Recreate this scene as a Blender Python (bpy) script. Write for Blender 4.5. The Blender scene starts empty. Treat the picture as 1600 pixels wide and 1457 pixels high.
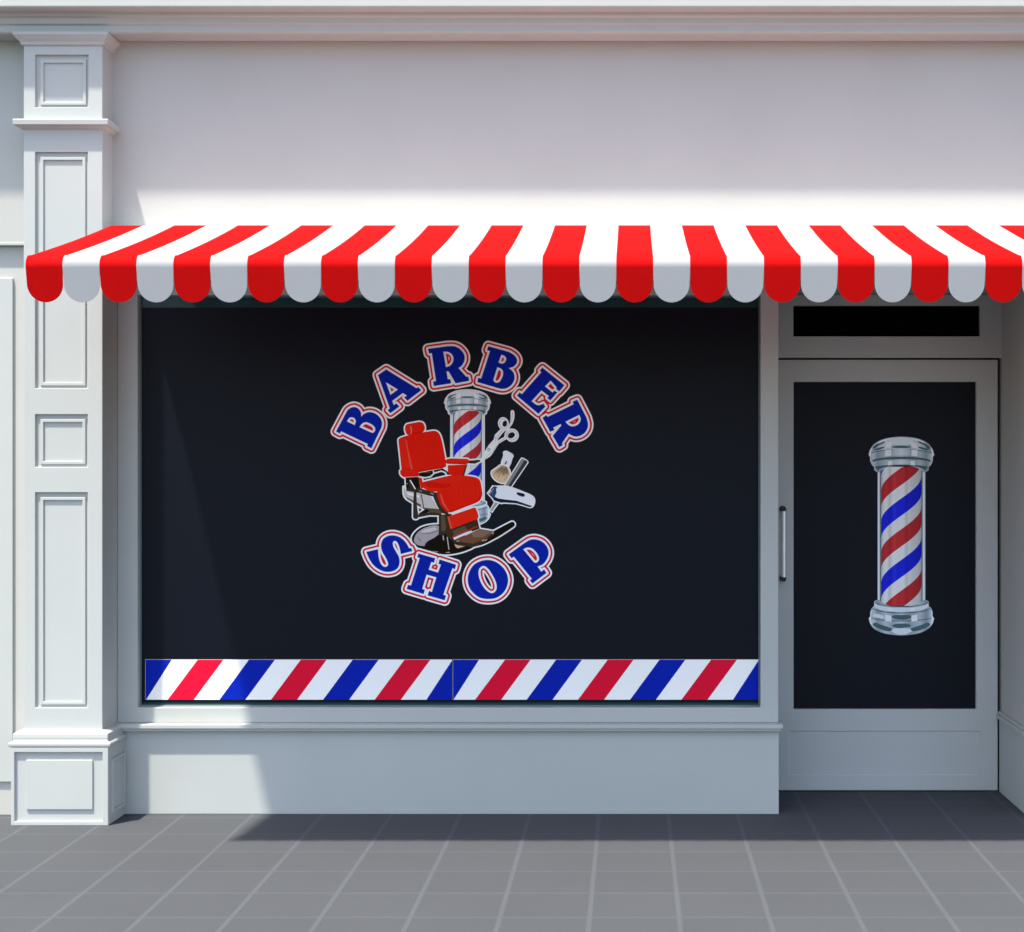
import bpy, bmesh, math, random
import numpy as np
from mathutils import Vector
from mathutils.geometry import tessellate_polygon
random.seed(7)
sc = bpy.context.scene
COL = sc.collection

# ------------------------------------------------------------------ survey of the place (metres)
EYE = 1.65            # camera height
DIST = 7.5            # camera to the stall riser (y = 0)
F = 2475.0
VX, VY = 987.0, 728.0
def S(y): return F / (DIST + y)
def wx(px, y): return (px - VX) / S(y)
def wz(py, y): return EYE + (VY - py) / S(y)

# ------------------------------------------------------------------ materials
def lin(c):
    c = c / 255.0
    return c / 12.92 if c <= 0.04045 else ((c + 0.055) / 1.055) ** 2.4
def mat(name, rgb, rough=0.6, spec=0.3, metal=0.0, var=0.0, vscale=3.0, bump=0.0, bscale=60.0, coat=0.0, transl=0.0):
    m = bpy.data.materials.new(name); m.use_nodes = True
    nt = m.node_tree; b = nt.nodes['Principled BSDF']
    b.inputs['Base Color'].default_value = (*rgb, 1)
    b.inputs['Roughness'].default_value = rough
    b.inputs['Specular IOR Level'].default_value = spec
    b.inputs['Metallic'].default_value = metal
    b.inputs['Coat Weight'].default_value = coat
    tc = nt.nodes.new('ShaderNodeTexCoord')
    if var:
        n = nt.nodes.new('ShaderNodeTexNoise'); n.inputs['Scale'].default_value = vscale
        n.inputs['Detail'].default_value = 6; n.inputs['Roughness'].default_value = 0.6
        nt.links.new(tc.outputs['Object'], n.inputs['Vector'])
        r = nt.nodes.new('ShaderNodeMapRange')
        r.inputs['From Min'].default_value = 0.3; r.inputs['From Max'].default_value = 0.7
        r.inputs['To Min'].default_value = 1 - var; r.inputs['To Max'].default_value = 1 + var * 0.6
        nt.links.new(n.outputs['Fac'], r.inputs['Value'])
        mx = nt.nodes.new('ShaderNodeVectorMath'); mx.operation = 'SCALE'
        mx.inputs[0].default_value = rgb
        nt.links.new(r.outputs['Result'], mx.inputs['Scale'])
        nt.links.new(mx.outputs['Vector'], b.inputs['Base Color'])
    if bump:
        n2 = nt.nodes.new('ShaderNodeTexNoise'); n2.inputs['Scale'].default_value = bscale
        n2.inputs['Detail'].default_value = 4
        nt.links.new(tc.outputs['Object'], n2.inputs['Vector'])
        bp = nt.nodes.new('ShaderNodeBump'); bp.inputs['Strength'].default_value = bump
        bp.inputs['Distance'].default_value = 0.004
        nt.links.new(n2.outputs['Fac'], bp.inputs['Height'])
        nt.links.new(bp.outputs['Normal'], b.inputs['Normal'])
    if transl:
        out = nt.nodes['Material Output']
        t = nt.nodes.new('ShaderNodeBsdfTranslucent'); t.inputs['Color'].default_value = (*rgb, 1)
        ms = nt.nodes.new('ShaderNodeMixShader'); ms.inputs['Fac'].default_value = transl
        nt.links.new(b.outputs['BSDF'], ms.inputs[1]); nt.links.new(t.outputs['BSDF'], ms.inputs[2])
        nt.links.new(ms.outputs['Shader'], out.inputs['Surface'])
    return m

PAINT = mat('cream_paint', (0.440, 0.452, 0.422), 0.55, 0.3, var=0.035, vscale=2.2, bump=0.05, bscale=35)
PLASTER = mat('plaster_paint', (0.452, 0.450, 0.416), 0.75, 0.2, var=0.04, vscale=1.4, bump=0.10, bscale=55)
DOORPAINT = mat('door_paint', (0.458, 0.468, 0.448), 0.5, 0.3, var=0.03, vscale=2.5, bump=0.03, bscale=30)
GLASS = mat('teal_glass', (0.012, 0.05, 0.055), 0.05, 0.12)
DARKGLASS = mat('black_glass', (0.0015, 0.0015, 0.0015), 0.06, 0.012)
FILM = mat('black_vinyl_film', (0.0012, 0.0026, 0.0070), 0.5, 0.155)
GAP = mat('gap_shade', (0.03, 0.03, 0.03), 0.9, 0.1)  # near-black colour painted in as the shade inside the door gaps
STEEL = mat('brushed_steel', (0.88, 0.88, 0.88), 0.45, 0.5, metal=0.85)
BLACKMETAL = mat('black_metal', (0.015, 0.015, 0.016), 0.45, 0.3)
RED_F = mat('red_awning_fabric', (0.66, 0.004, 0.004), 0.75, 0.06, var=0.03, vscale=9, bump=0.06, bscale=260, transl=0.40)
WHITE_F = mat('white_awning_fabric', (0.55, 0.555, 0.55), 0.75, 0.08, var=0.02, vscale=9, bump=0.06, bscale=260, transl=0.40)
WHITEMETAL = mat('white_coated_metal', (0.7, 0.7, 0.69), 0.4, 0.4)

# ------------------------------------------------------------------ mesh helpers
def obj(name, bm, m, parent=None, bevel=0.0, smooth=False, segs=2):
    me = bpy.data.meshes.new(name)
    bmesh.ops.recalc_face_normals(bm, faces=bm.faces)
    bm.to_mesh(me); bm.free()
    for q in (m if isinstance(m, (list, tuple)) else [m]): me.materials.append(q)
    if smooth:
        for p in me.polygons: p.use_smooth = True
    o = bpy.data.objects.new(name, me); COL.objects.link(o)
    if parent: o.parent = parent
    if bevel:
        md = o.modifiers.new('bevel', 'BEVEL'); md.width = bevel; md.segments = segs
        md.limit_method = 'ANGLE'; md.angle_limit = math.radians(40); md.harden_normals = False
    return o
def empty(name, loc=(0, 0, 0), parent=None):
    o = bpy.data.objects.new(name, None); o.location = loc; o.empty_display_size = 0.2
    COL.objects.link(o)
    if parent: o.parent = parent
    return o
def tag(o, label=None, cat=None, group=None, kind=None):
    if label: o['label'] = label
    if cat: o['category'] = cat
    if group: o['group'] = group
    if kind: o['kind'] = kind
    return o
def bx(bm, x0, x1, y0, y1, z0, z1):
    v = [bm.verts.new(p) for p in ((x0,y0,z0),(x1,y0,z0),(x1,y1,z0),(x0,y1,z0),(x0,y0,z1),(x1,y0,z1),(x1,y1,z1),(x0,y1,z1))]
    for f in ((0,1,5,4),(1,2,6,5),(2,3,7,6),(3,0,4,7),(4,5,6,7),(3,2,1,0)): bm.faces.new([v[i] for i in f])
def panelled(bm, x0, x1, z0, z1, yf, yb, panels):
    """box whose front (y = yf) has real rectangular recesses: panels = (x0, x1, z0, z1, depth)"""
    xs = sorted({x0, x1, *[p[0] for p in panels], *[p[1] for p in panels]})
    zs = sorted({z0, z1, *[p[2] for p in panels], *[p[3] for p in panels]})
    def inp(i, k):
        cx, cz = (xs[i] + xs[i+1]) / 2, (zs[k] + zs[k+1]) / 2
        for p in panels:
            if p[0] < cx < p[1] and p[2] < cz < p[3]: return p
        return None
    cache = {}
    def V(x, y, z):
        key = (round(x, 6), round(y, 6), round(z, 6))
        if key not in cache: cache[key] = bm.verts.new((x, y, z))
        return cache[key]
    def q(*ps):
        vs = []
        for p in ps:
            v = V(*p)
            if v not in vs: vs.append(v)
        if len(vs) > 2:
            try: bm.faces.new(vs)
            except ValueError: pass
    nx, nz = len(xs) - 1, len(zs) - 1
    dep = [[(yf + inp(i, k)[4]) if inp(i, k) else yf for k in range(nz)] for i in range(nx)]
    for i in range(nx):
        for k in range(nz):
            y = dep[i][k]; a, b, c, d = xs[i], xs[i+1], zs[k], zs[k+1]
            q((a,y,c),(b,y,c),(b,y,d),(a,y,d))
            if i + 1 < nx and dep[i+1][k] != y: q((b,y,c),(b,dep[i+1][k],c),(b,dep[i+1][k],d),(b,y,d))
            if k + 1 < nz and dep[i][k+1] != y: q((a,y,d),(b,y,d),(b,dep[i][k+1],d),(a,dep[i][k+1],d))
            q((a,yb,c),(b,yb,c),(b,yb,d),(a,yb,d))
    for i in range(nx):
        a, b = xs[i], xs[i+1]
        q((a,yf,z0),(b,yf,z0),(b,yb,z0),(a,yb,z0)); q((a,yf,z1),(b,yf,z1),(b,yb,z1),(a,yb,z1))
    for k in range(nz):
        c, d = zs[k], zs[k+1]
        q((x0,yf,c),(x0,yf,d),(x0,yb,d),(x0,yb,c)); q((x1,yf,c),(x1,yf,d),(x1,yb,d),(x1,yb,c))
def ring(bm, o, w, yb, yf, ch=0.0):
    """mitred rectangular moulding ring; o = outer rect (x0,x1,z0,z1), w = width, ch = chamfer"""
    def loop(ins, y): return [bm.verts.new(p) for p in ((o[0]+ins,y,o[2]+ins),(o[1]-ins,y,o[2]+ins),(o[1]-ins,y,o[3]-ins),(o[0]+ins,y,o[3]-ins))]
    L = [loop(0, yb), loop(0, yf + ch), loop(ch, yf), loop(w - ch, yf), loop(w, yf + ch), loop(w, yb)]
    for a, b in zip(L, L[1:]):
        for i in range(4):
            j = (i + 1) % 4
            bm.faces.new((a[i], a[j], b[j], b[i]))
def stepped(bm, x0, x1, yb, prof):
    """moulding wrapped round three sides of a pier: prof = list of (projection, z)"""
    prev = None
    for pr, z in prof:
        v = [bm.verts.new(p) for p in ((x0-pr, yb, z), (x0-pr, prof_y - pr, z), (x1+pr, prof_y - pr, z), (x1+pr, yb, z))]
        if prev:
            for i in range(4):
                j = (i + 1) % 4
                bm.faces.new((prev[i], prev[j], v[j], v[i]))
        else: bm.faces.new(v)
        prev = v
    bm.faces.new(prev)
def tube(bm, pts, r, n=12):
    pts = [Vector(p) for p in pts]; rings = []
    for i, p in enumerate(pts):
        d = (pts[min(i+1, len(pts)-1)] - pts[max(i-1, 0)]).normalized()
        up = Vector((0,0,1)) if abs(d.z) < 0.9 else Vector((1,0,0))
        a = d.cross(up).normalized(); b = d.cross(a)
        rings.append([bm.verts.new(p + a*r*math.cos(2*math.pi*k/n) + b*r*math.sin(2*math.pi*k/n)) for k in range(n)])
    for a, b in zip(rings, rings[1:]):
        for k in range(n): bm.faces.new((a[k], a[(k+1)%n], b[(k+1)%n], b[k]))
    bm.faces.new(rings[0]); bm.faces.new(rings[-1])

# ================================================================== THE GROUND
def pavement():
    m = bpy.data.materials.new('pavement_slabs'); m.use_nodes = True
    nt = m.node_tree; N = nt.nodes; L = nt.links; b = N['Principled BSDF']
    b.inputs['Roughness'].default_value = 0.8; b.inputs['Specular IOR Level'].default_value = 0.15
    geo = N.new('ShaderNodeNewGeometry'); sp = N.new('ShaderNodeSeparateXYZ'); L.new(geo.outputs['Position'], sp.inputs[0])
    def math_(op, a, c=None):
        n = N.new('ShaderNodeMath'); n.operation = op
        for i, v in enumerate((a, c)):
            if v is None: continue
            if isinstance(v, (int, float)): n.inputs[i].default_value = v
            else: L.new(v, n.inputs[i])
        return n.outputs[0]
    P = 0.3275
    def joint(co, off, w):
        u = math_('DIVIDE', math_('SUBTRACT', co, off), P)
        fr = math_('FRACT', math_('ADD', u, 0.5))
        d = math_('MULTIPLY', math_('ABSOLUTE', math_('SUBTRACT', fr, 0.5)), P)
        mr = N.new('ShaderNodeMapRange'); mr.interpolation_type = 'SMOOTHSTEP'
        mr.inputs['From Min'].default_value = w * 0.35; mr.inputs['From Max'].default_value = w
        mr.inputs['To Min'].default_value = 1; mr.inputs['To Max'].default_value = 0
        L.new(d, mr.inputs['Value'])
        return mr.outputs[0], math_('FLOOR', math_('ADD', u, 0.0))
    jx, ix = joint(sp.outputs['X'], -0.1545, 0.0130)
    jy, iy = joint(sp.outputs['Y'], -0.73, 0.0090)
    # slab tone
    cmb = N.new('ShaderNodeCombineXYZ'); L.new(ix, cmb.inputs[0]); L.new(iy, cmb.inputs[1])
    wn = N.new('ShaderNodeTexWhiteNoise'); wn.noise_dimensions = '2D'; L.new(cmb.outputs[0], wn.inputs['Vector'])
    n1 = N.new('ShaderNodeTexNoise'); n1.inputs['Scale'].default_value = 1.3; n1.inputs['Detail'].default_value = 8
    n2 = N.new('ShaderNodeTexNoise'); n2.inputs['Scale'].default_value = 90; n2.inputs['Detail'].default_value = 4
    L.new(geo.outputs['Position'], n1.inputs['Vector']); L.new(geo.outputs['Position'], n2.inputs['Vector'])
    t = math_('ADD', math_('MULTIPLY', wn.outputs['Value'], 0.05), math_('ADD', math_('MULTIPLY', n1.outputs['Fac'], 0.16), math_('MULTIPLY', n2.outputs['Fac'], 0.16)))
    t = math_('ADD', t, 0.815)
    slab = N.new('ShaderNodeVectorMath'); slab.operation = 'SCALE'; slab.inputs[0].default_value = SLAB; L.new(t, slab.inputs['Scale'])
    mx = N.new('ShaderNodeMix'); mx.data_type = 'RGBA'
    jj = math_('MAXIMUM', math_('MULTIPLY', jx, 0.85), math_('MULTIPLY', jy, 0.8))
    L.new(jj, mx.inputs['Factor']); L.new(slab.outputs[0], mx.inputs['A'])
    jt = N.new('ShaderNodeVectorMath'); jt.operation = 'SCALE'; jt.inputs[0].default_value = tuple(c * 1.32 for c in SLAB); L.new(t, jt.inputs['Scale'])
    L.new(jt.outputs[0], mx.inputs['B'])
    L.new(mx.outputs['Result'], b.inputs['Base Color'])
    bp = N.new('ShaderNodeBump'); bp.inputs['Strength'].default_value = 0.25; bp.inputs['Distance'].default_value = 0.004
    L.new(math_('ADD', math_('MULTIPLY', n2.outputs['Fac'], 0.5), math_('MULTIPLY', jj, -0.6)), bp.inputs['Height']); L.new(bp.outputs['Normal'], b.inputs['Normal'])
    bm = bmesh.new()
    v = [bm.verts.new(p) for p in ((-60,-60,0),(60,-60,0),(60,60,0),(-60,60,0))]; bm.faces.new(v)
    o = obj('pavement', bm, m); tag(o, kind='structure', label='grey square slab pavement with pale joints in front of the shop', cat='pavement')
SLAB = (0.0612, 0.0652, 0.0700)
pavement()

# ================================================================== THE SHOP BUILDING
shop = empty('shop_building')
tag(shop, 'cream painted shopfront building with moulded cornice, panelled pier, big window and recessed door', 'building')
Y_WALL, Y_PIL, Y_PLINTH, Y_FRAME, Y_DOOR = -0.05, -0.19, -0.24, 0.02, 0.52
LINTEL = 2.52
XL, XR = -9.0, 7.0
RX0, RX1 = 0.697, 1.872            # entrance recess
px0, px1 = wx(37, Y_PIL), wx(160, Y_PIL)

bm = bmesh.new()
bx(bm, px0 + 0.1, XR, Y_WALL, 4.0, LINTEL, 4.30)             # upper wall mass
bx(bm, XL, px0 + 0.0995, Y_WALL, 0.7185, wz(384, -0.05), 4.30)  # and over the side bay
bx(bm, XL, XR, 0.72, 4.0, 0.0, LINTEL - 0.001)
bx(bm, XL, px0 + 0.099, 0.7195, 4.0, LINTEL, 4.30)               # body behind the shopfront
bx(bm, RX1, XR, Y_WALL + 0.002, 0.719, 0.0, LINTEL - 0.001)  # pier right of the entrance
bx(bm, 0.60, RX0, 0.09, 0.719, 0.0, LINTEL - 0.001)          # left cheek of the entrance
obj('wall', bm, PLASTER, shop, bevel=0.004)

# lower wall and dado on the right cheek of the entrance
bm = bmesh.new()
bx(bm, RX1 - 0.012, RX1 - 0.001, Y_WALL - 0.004, Y_DOOR - 0.002, 0.0, 0.372)
bx(bm, RX1 - 0.028, RX1 - 0.001, Y_WALL - 0.004, Y_DOOR - 0.002, 0.373, 0.392)
bx(bm, RX1 - 0.018, RX1 - 0.001, Y_WALL - 0.004, Y_DOOR - 0.002, 0.393, 0.408)
obj('dado', bm, PAINT, shop, bevel=0.003)

# left bay beside the pier
bm = bmesh.new()
zt = wz(384, -0.05)
bx(bm, XL, px0 + 0.09, -0.022, 0.718, 0.0, zt - 0.0005)
obj('side_bay_wall', bm, PLASTER, shop, bevel=0.003)
bm = bmesh.new()
bx(bm, XL, px0 - 0.002, -0.054, Y_WALL - 0.0005, zt + 0.001, zt + 0.014)
obj('side_bay_ledge', bm, PAINT, shop, bevel=0.003)
bm = bmesh.new()
xr_ = wx(18.5, -0.045)
for k in range(3):
    x1 = xr_ - k * 2.05
    panelled(bm, x1 - 1.9, x1, wz(1223, -0.045), wz(434, -0.045), -0.035, -0.0225, [(x1 - 1.78, x1 - 0.12, wz(1223, -0.045) + 0.14, wz(434, -0.045) - 0.14, 0.006)])
obj('side_bay_panel', bm, PAINT, shop, bevel=0.003)

# cornice: stepped profile run along the whole front
bm = bmesh.new()
zl = 3.646
prof = [(-0.0505, zl), (-0.185, zl), (-0.193, zl + 0.006), (-0.193, zl + 0.034), (-0.205, zl + 0.040), (-0.207, zl + 0.066),
        (-0.222, zl + 0.072), (-0.226, zl + 0.088), (-0.291, zl + 0.089), (-0.297, zl + 0.094), (-0.297, zl + 0.30),
        (-0.31, zl + 0.34), (-0.31, zl + 0.40), (-0.0505, zl + 0.43)]
rows = [[bm.verts.new((x, y, z)) for y, z in prof] for x in (XL, XR)]
for i in range(len(prof)):
    j = (i + 1) % len(prof)
    bm.faces.new((rows[0][i], rows[0][j], rows[1][j], rows[1][i]))
bm.faces.new(rows[0]); bm.faces.new(rows[1])
obj('cornice', bm, PAINT, shop, bevel=0.0025)

# ---- pier (pilaster): shaft with four recessed panels, capital, ledge, base mouldings, plinth
yp = Y_PIL
z_top = zl - 0.0015
def pz(py): return wz(py, yp)
def pxx(px): return wx(px, yp)
dep = 0.014
pan = [(pxx(55), pxx(138), pz(168), pz(86), dep), (pxx(55), pxx(137), pz(607), pz(238), dep),
       (pxx(55), pxx(137), pz(730), pz(648), dep), (pxx(55), pxx(137), pz(1106), pz(770), dep)]
bm = bmesh.new()
panelled(bm, px0, px1, pz(1160), pz(62), yp, 0.3, pan)
pil = obj('pilaster', bm, PAINT, shop, bevel=0.0025)
for p in pan:
    bm = bmesh.new()
    ring(bm, (p[0] + 0.021, p[1] - 0.012, p[2] + 0.012, p[3] - 0.021), 0.015, yp + dep + 0.0004, yp + dep - 0.008, 0.002)
    obj('panel_moulding', bm, PAINT, pil)
prof_y = yp
bm = bmesh.new()
stepped(bm, px0, px1, 0.25, [(0.0005, pz(72)), (0.010, pz(71)), (0.014, pz(66.5)), (0.024, pz(63)), (0.034, pz(58.5)), (0.038, pz(57.5)), (0.038, z_top), (0.001, z_top)])
obj('capital', bm, PAINT, pil, bevel=0.002)
bm = bmesh.new()
stepped(bm, px0, px1, 0.25, [(0.0005, pz(203)), (0.012, pz(201)), (0.018, pz(199)), (0.036, pz(197.5)), (0.038, pz(190)), (0.036, pz(188.5)), (0.0005, pz(187))])
obj('ledge', bm, PAINT, pil, bevel=0.002)
bm = bmesh.new()
stepped(bm, px0, px1, 0.25, [(0.048, wz(1168, Y_PLINTH)), (0.052, wz(1166.5, Y_PLINTH)), (0.053, wz(1163, Y_PLINTH)), (0.050, wz(1161, Y_PLINTH)), (0.038, wz(1159.5, Y_PLINTH)),
        (0.036, wz(1157, Y_PLINTH)), (0.037, wz(1154, Y_PLINTH)), (0.036, wz(1148, Y_PLINTH)), (0.024, wz(1145, Y_PLINTH)), (0.0005, wz(1143, Y_PLINTH))])
obj('base_moulding', bm, PAINT, pil, bevel=0.002)
bm = bmesh.new()
def qx(px): return wx(px, Y_PLINTH)
def qz(py): return wz(py, Y_PLINTH)
panelled(bm, qx(17), qx(169), 0.0, qz(1168) - 0.0005, Y_PLINTH, 0.28, [(qx(22.5), qx(160), qz(1284), qz(1176), 0.013)])
plinth = obj('plinth', bm, PAINT, pil, bevel=0.0025)
bm = bmesh.new()
panelled(bm, qx(40), qx(144), qz(1266), qz(1188), Y_PLINTH + 0.005, Y_PLINTH + 0.0128, [])
obj('plinth_panel', bm, PAINT, pil, bevel=0.003)
# right flank of the plinth gets its own small recessed field
bm = bmesh.new()
ring(bm, (Y_PLINTH + 0.04, -0.02, 0.05, 0.30), 0.014, 0.0, 0.008, 0.002)
for v in bm.verts: v.co = Vector((qx(169) + v.co.y, v.co.x, v.co.z))
obj('plinth_panel', bm, PAINT, pil)

# ---- stall riser and sill under the window
bm = bmesh.new()
panelled(bm, px1 + 0.0005, RX0, 0.0, 0.396, 0.0, 0.5, [])
obj('stall_riser', bm, PAINT, shop, bevel=0.003)
bm = bmesh.new()
bx(bm, px1 + 0.001, RX0 + 0.016, -0.040, 0.088, 0.410, 0.430)
bx(bm, px1 + 0.001, RX0 + 0.008, -0.030, 0.088, 0.397, 0.4095)
obj('window_sill', bm, PAINT, shop, bevel=0.003)

# ---- shop window: frame with rebate, glass, black film on the outer face
wx0, wx1 = wx(215, Y_FRAME), wx(1188.5, Y_FRAME)
bm = bmesh.new()
panelled(bm, px1 + 0.0008, RX0 - 0.0005, 0.4305, LINTEL - 0.0015, Y_FRAME, 0.088, [(wx0, wx1, wz(1106, Y_FRAME), 2.46, 0.05)])
win = obj('shop_window', bm, PAINT, shop, bevel=0.003)
bm = bmesh.new()
bx(bm, wx0 + 0.0005, wx1 - 0.0005, 0.060, 0.0695, wz(1106, Y_FRAME) + 0.0005, 2.4595)
obj('window_pane', bm, GLASS, win)
Y_G = 0.0588
SG = S(Y_G)
bm = bmesh.new()
bx(bm, wx(219, Y_G), wx(1188.6, Y_G), Y_G, 0.0598, wz(1098, Y_G), wz(481, Y_G))
obj('window_film', bm, FILM, win)
bm = bmesh.new()
# slim sealant line where glass meets frame
ring(bm, (wx0 + 0.0008, wx1 - 0.0008, wz(1106, Y_FRAME) + 0.0008, 2.459), 0.006, 0.0599, 0.0545, 0.002)
obj('glazing_bead', bm, mat('teal_bead', (0.13, 0.20, 0.21), 0.5, 0.3), win)

# ---- entrance door with a fixed light above
yd = Y_DOOR
dx0, dx1 = 0.712, wx(1559, yd)
dz1 = wz(562.5, yd)
gl = (wx(1240, yd), wx(1525.5, yd), wz(1108.5, yd), wz(597, yd), 0.032)
kick = (wx(1233, yd), wx(1532, yd), wz(1211, yd), wz(1143, yd), 0.005)
bm = bmesh.new()
panelled(bm, dx0, dx1, 0.006, dz1, yd, yd + 0.055, [gl, kick])
door = obj('door', bm, DOORPAINT, shop, bevel=0.0025)
bm = bmesh.new()
bx(bm, gl[0] + 0.0005, gl[1] - 0.0005, yd + 0.024, yd + 0.0316, gl[2] + 0.0005, gl[3] - 0.0005)
obj('door_pane', bm, DARKGLASS, door)
Y_D = yd + 0.0228
bm = bmesh.new()
bx(bm, gl[0] + 0.001, gl[1] - 0.001, Y_D, yd + 0.0238, gl[2] + 0.001, gl[3] - 0.001)
obj('door_film', bm, FILM, door)
bm = bmesh.new()
hx = 0.764; hz0, hz1 = wz(905, yd - 0.055), wz(796, yd - 0.055)
tube(bm, [(hx, yd - 0.058, hz0 + 0.010), (hx, yd - 0.058, hz1 - 0.010)], 0.0125, 16)
h = obj('door_handle', bm, STEEL, door, smooth=False)
for z in (hz0, hz1):
    bm = bmesh.new()
    tube(bm, [(hx, yd - 0.001, z), (hx, yd - 0.060, z)], 0.0135, 12)
    tube(bm, [(hx, yd - 0.0005, z), (hx, yd - 0.006, z)], 0.016, 16)
    obj('handle_post', bm, BLACKMETAL, door)
bm = bmesh.new()
bx(bm, dx0 - 0.01, RX1 - 0.0005, yd + 0.056, yd + 0.075, 0.0, LINTEL - 0.002)
obj('gap_shade_sheet', bm, GAP, shop)  # sheet behind the leaf, its dark colour stands in for shade in the gaps
tz0 = wz(559.5, yd)
bm = bmesh.new()
panelled(bm, RX0 + 0.0005, wx(1565.5, yd) , tz0, LINTEL - 0.003, yd - 0.004, yd + 0.0555, [(wx(1239.5, yd), wx(1531, yd), wz(526, yd), LINTEL - 0.06, 0.034)])
tr = obj('transom_window', bm, DOORPAINT, shop, bevel=0.0025)
bm = bmesh.new()
bx(bm, wx(1239.5, yd) + 0.0005, wx(1531, yd) - 0.0005, yd + 0.020, yd + 0.0296, wz(526, yd) + 0.0005, LINTEL - 0.0605)
obj('transom_pane', bm, DARKGLASS, tr)

# ================================================================== THE AWNING
aw = empty('awning', (-0.425, -0.05, 2.75))
tag(aw, 'red and white striped awning with scalloped valance above the window and door', 'awning')
AY = -1.25; A_S = S(AY)
ax0, ax1 = wx(40, AY), wx(1597.5, AY)
SW = (ax1 - ax0) / 27; NS = 33; ax1 = ax0 + SW * NS
y_back, z_back = -0.22, wz(353, -0.22)
zf = wz(399, AY + 0.045)
prof = [(y_back, z_back)]
for k in range(1, 7):
    t = k / 6; prof.append((y_back + (AY + 0.056 - y_back) * t, z_back + (zf - z_back) * t - 0.006 * math.sin(math.pi * t)))
z_v = wz(472, AY) + SW / 2
sl = math.atan2(z_back - zf, (AY + 0.048) - y_back)
cy_, cz_ = AY + 0.046, zf - 0.046
for k in range(1, 9):
    a = math.radians(104 + (188 - 104) * k / 8)
    prof.append((cy_ + 0.046 * math.cos(a), cz_ + 0.046 * math.sin(a) * 1.0))
z_roll = prof[-1][1]
prof.insert(7, (AY + 0.0465, zf - 0.0045)); prof.insert(7, (AY + 0.0505, zf - 0.0035))
bm = bmesh.new()
loc = Vector(aw.location)
for s in range(NS):
    a, b_ = ax0 + s * SW, ax0 + (s + 1) * SW
    nsub = 4
    gx = [a + (b_ - a) * i / nsub for i in range(nsub + 1)]
    grid = [[bm.verts.new(Vector((x, y, z)) - loc) for (y, z) in prof] for x in gx]
    for i in range(nsub):
        for k in range(len(prof) - 1):
            f = bm.faces.new((grid[i][k], grid[i+1][k], grid[i+1][k+1], grid[i][k+1])); f.material_index = s % 2; f.smooth = True
    # valance drop with a round scallop, a hair of gap between neighbours
    g = 0.0016
    zc = z_v
    arc = [(b_ - g, zc + 0.008)] + [((a + b_)/2 + (SW/2 - g) * math.cos(t), zc - (SW/2) * math.sin(t)) for t in [math.pi * i / 24 for i in range(25)]] + [(a + g, zc + 0.008)]
    top = [grid[i][-1] for i in range(nsub + 1)]
    bot = [bm.verts.new(Vector((x, AY + 0.046 + 0.046 * math.cos(math.radians(188)) + 0.14 * (z_roll - z), z)) - loc) for x, z in arc]
    f = bm.faces.new(top + bot); f.material_index = s % 2
bmesh.ops.remove_doubles(bm, verts=bm.verts, dist=0.0001)
me = bpy.data.meshes.new('canopy'); bmesh.ops.recalc_face_normals(bm, faces=bm.faces); bm.to_mesh(me); bm.free()
me.materials.append(RED_F); me.materials.append(WHITE_F)
can = bpy.data.objects.new('canopy', me); COL.objects.link(can); can.parent = aw
md = can.modifiers.new('thick', 'SOLIDIFY'); md.thickness = 0.003; md.offset = 0.0
bm = bmesh.new()
bx(bm, ax0 + 0.01, ax1 - 0.01, y_back + 0.004, Y_WALL - 0.001, z_back - 0.075, z_back - 0.004)
for v in bm.verts: v.co -= loc
obj('mounting_rail', bm, WHITEMETAL, aw, bevel=0.01)
bm = bmesh.new()
tube(bm, [(ax0 + 0.01, cy_ + 0.004, cz_ - 0.004), (ax1 - 0.01, cy_ + 0.004, cz_ - 0.004)], 0.030, 16)
for v in bm.verts: v.co -= loc
obj('front_bar', bm, WHITEMETAL, aw, smooth=False)
for x in (ax0 + 0.35, ax1 - 0.35):
    bm = bmesh.new()
    tube(bm, [(x, y_back + 0.03, z_back - 0.06), (x + (0.3 if x < 0 else -0.3), -0.70, 2.56), (x, cy_ + 0.03, cz_ - 0.02)], 0.018, 10)
    for v in bm.verts: v.co -= loc
    obj('folding_arm', bm, WHITEMETAL, aw)

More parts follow.
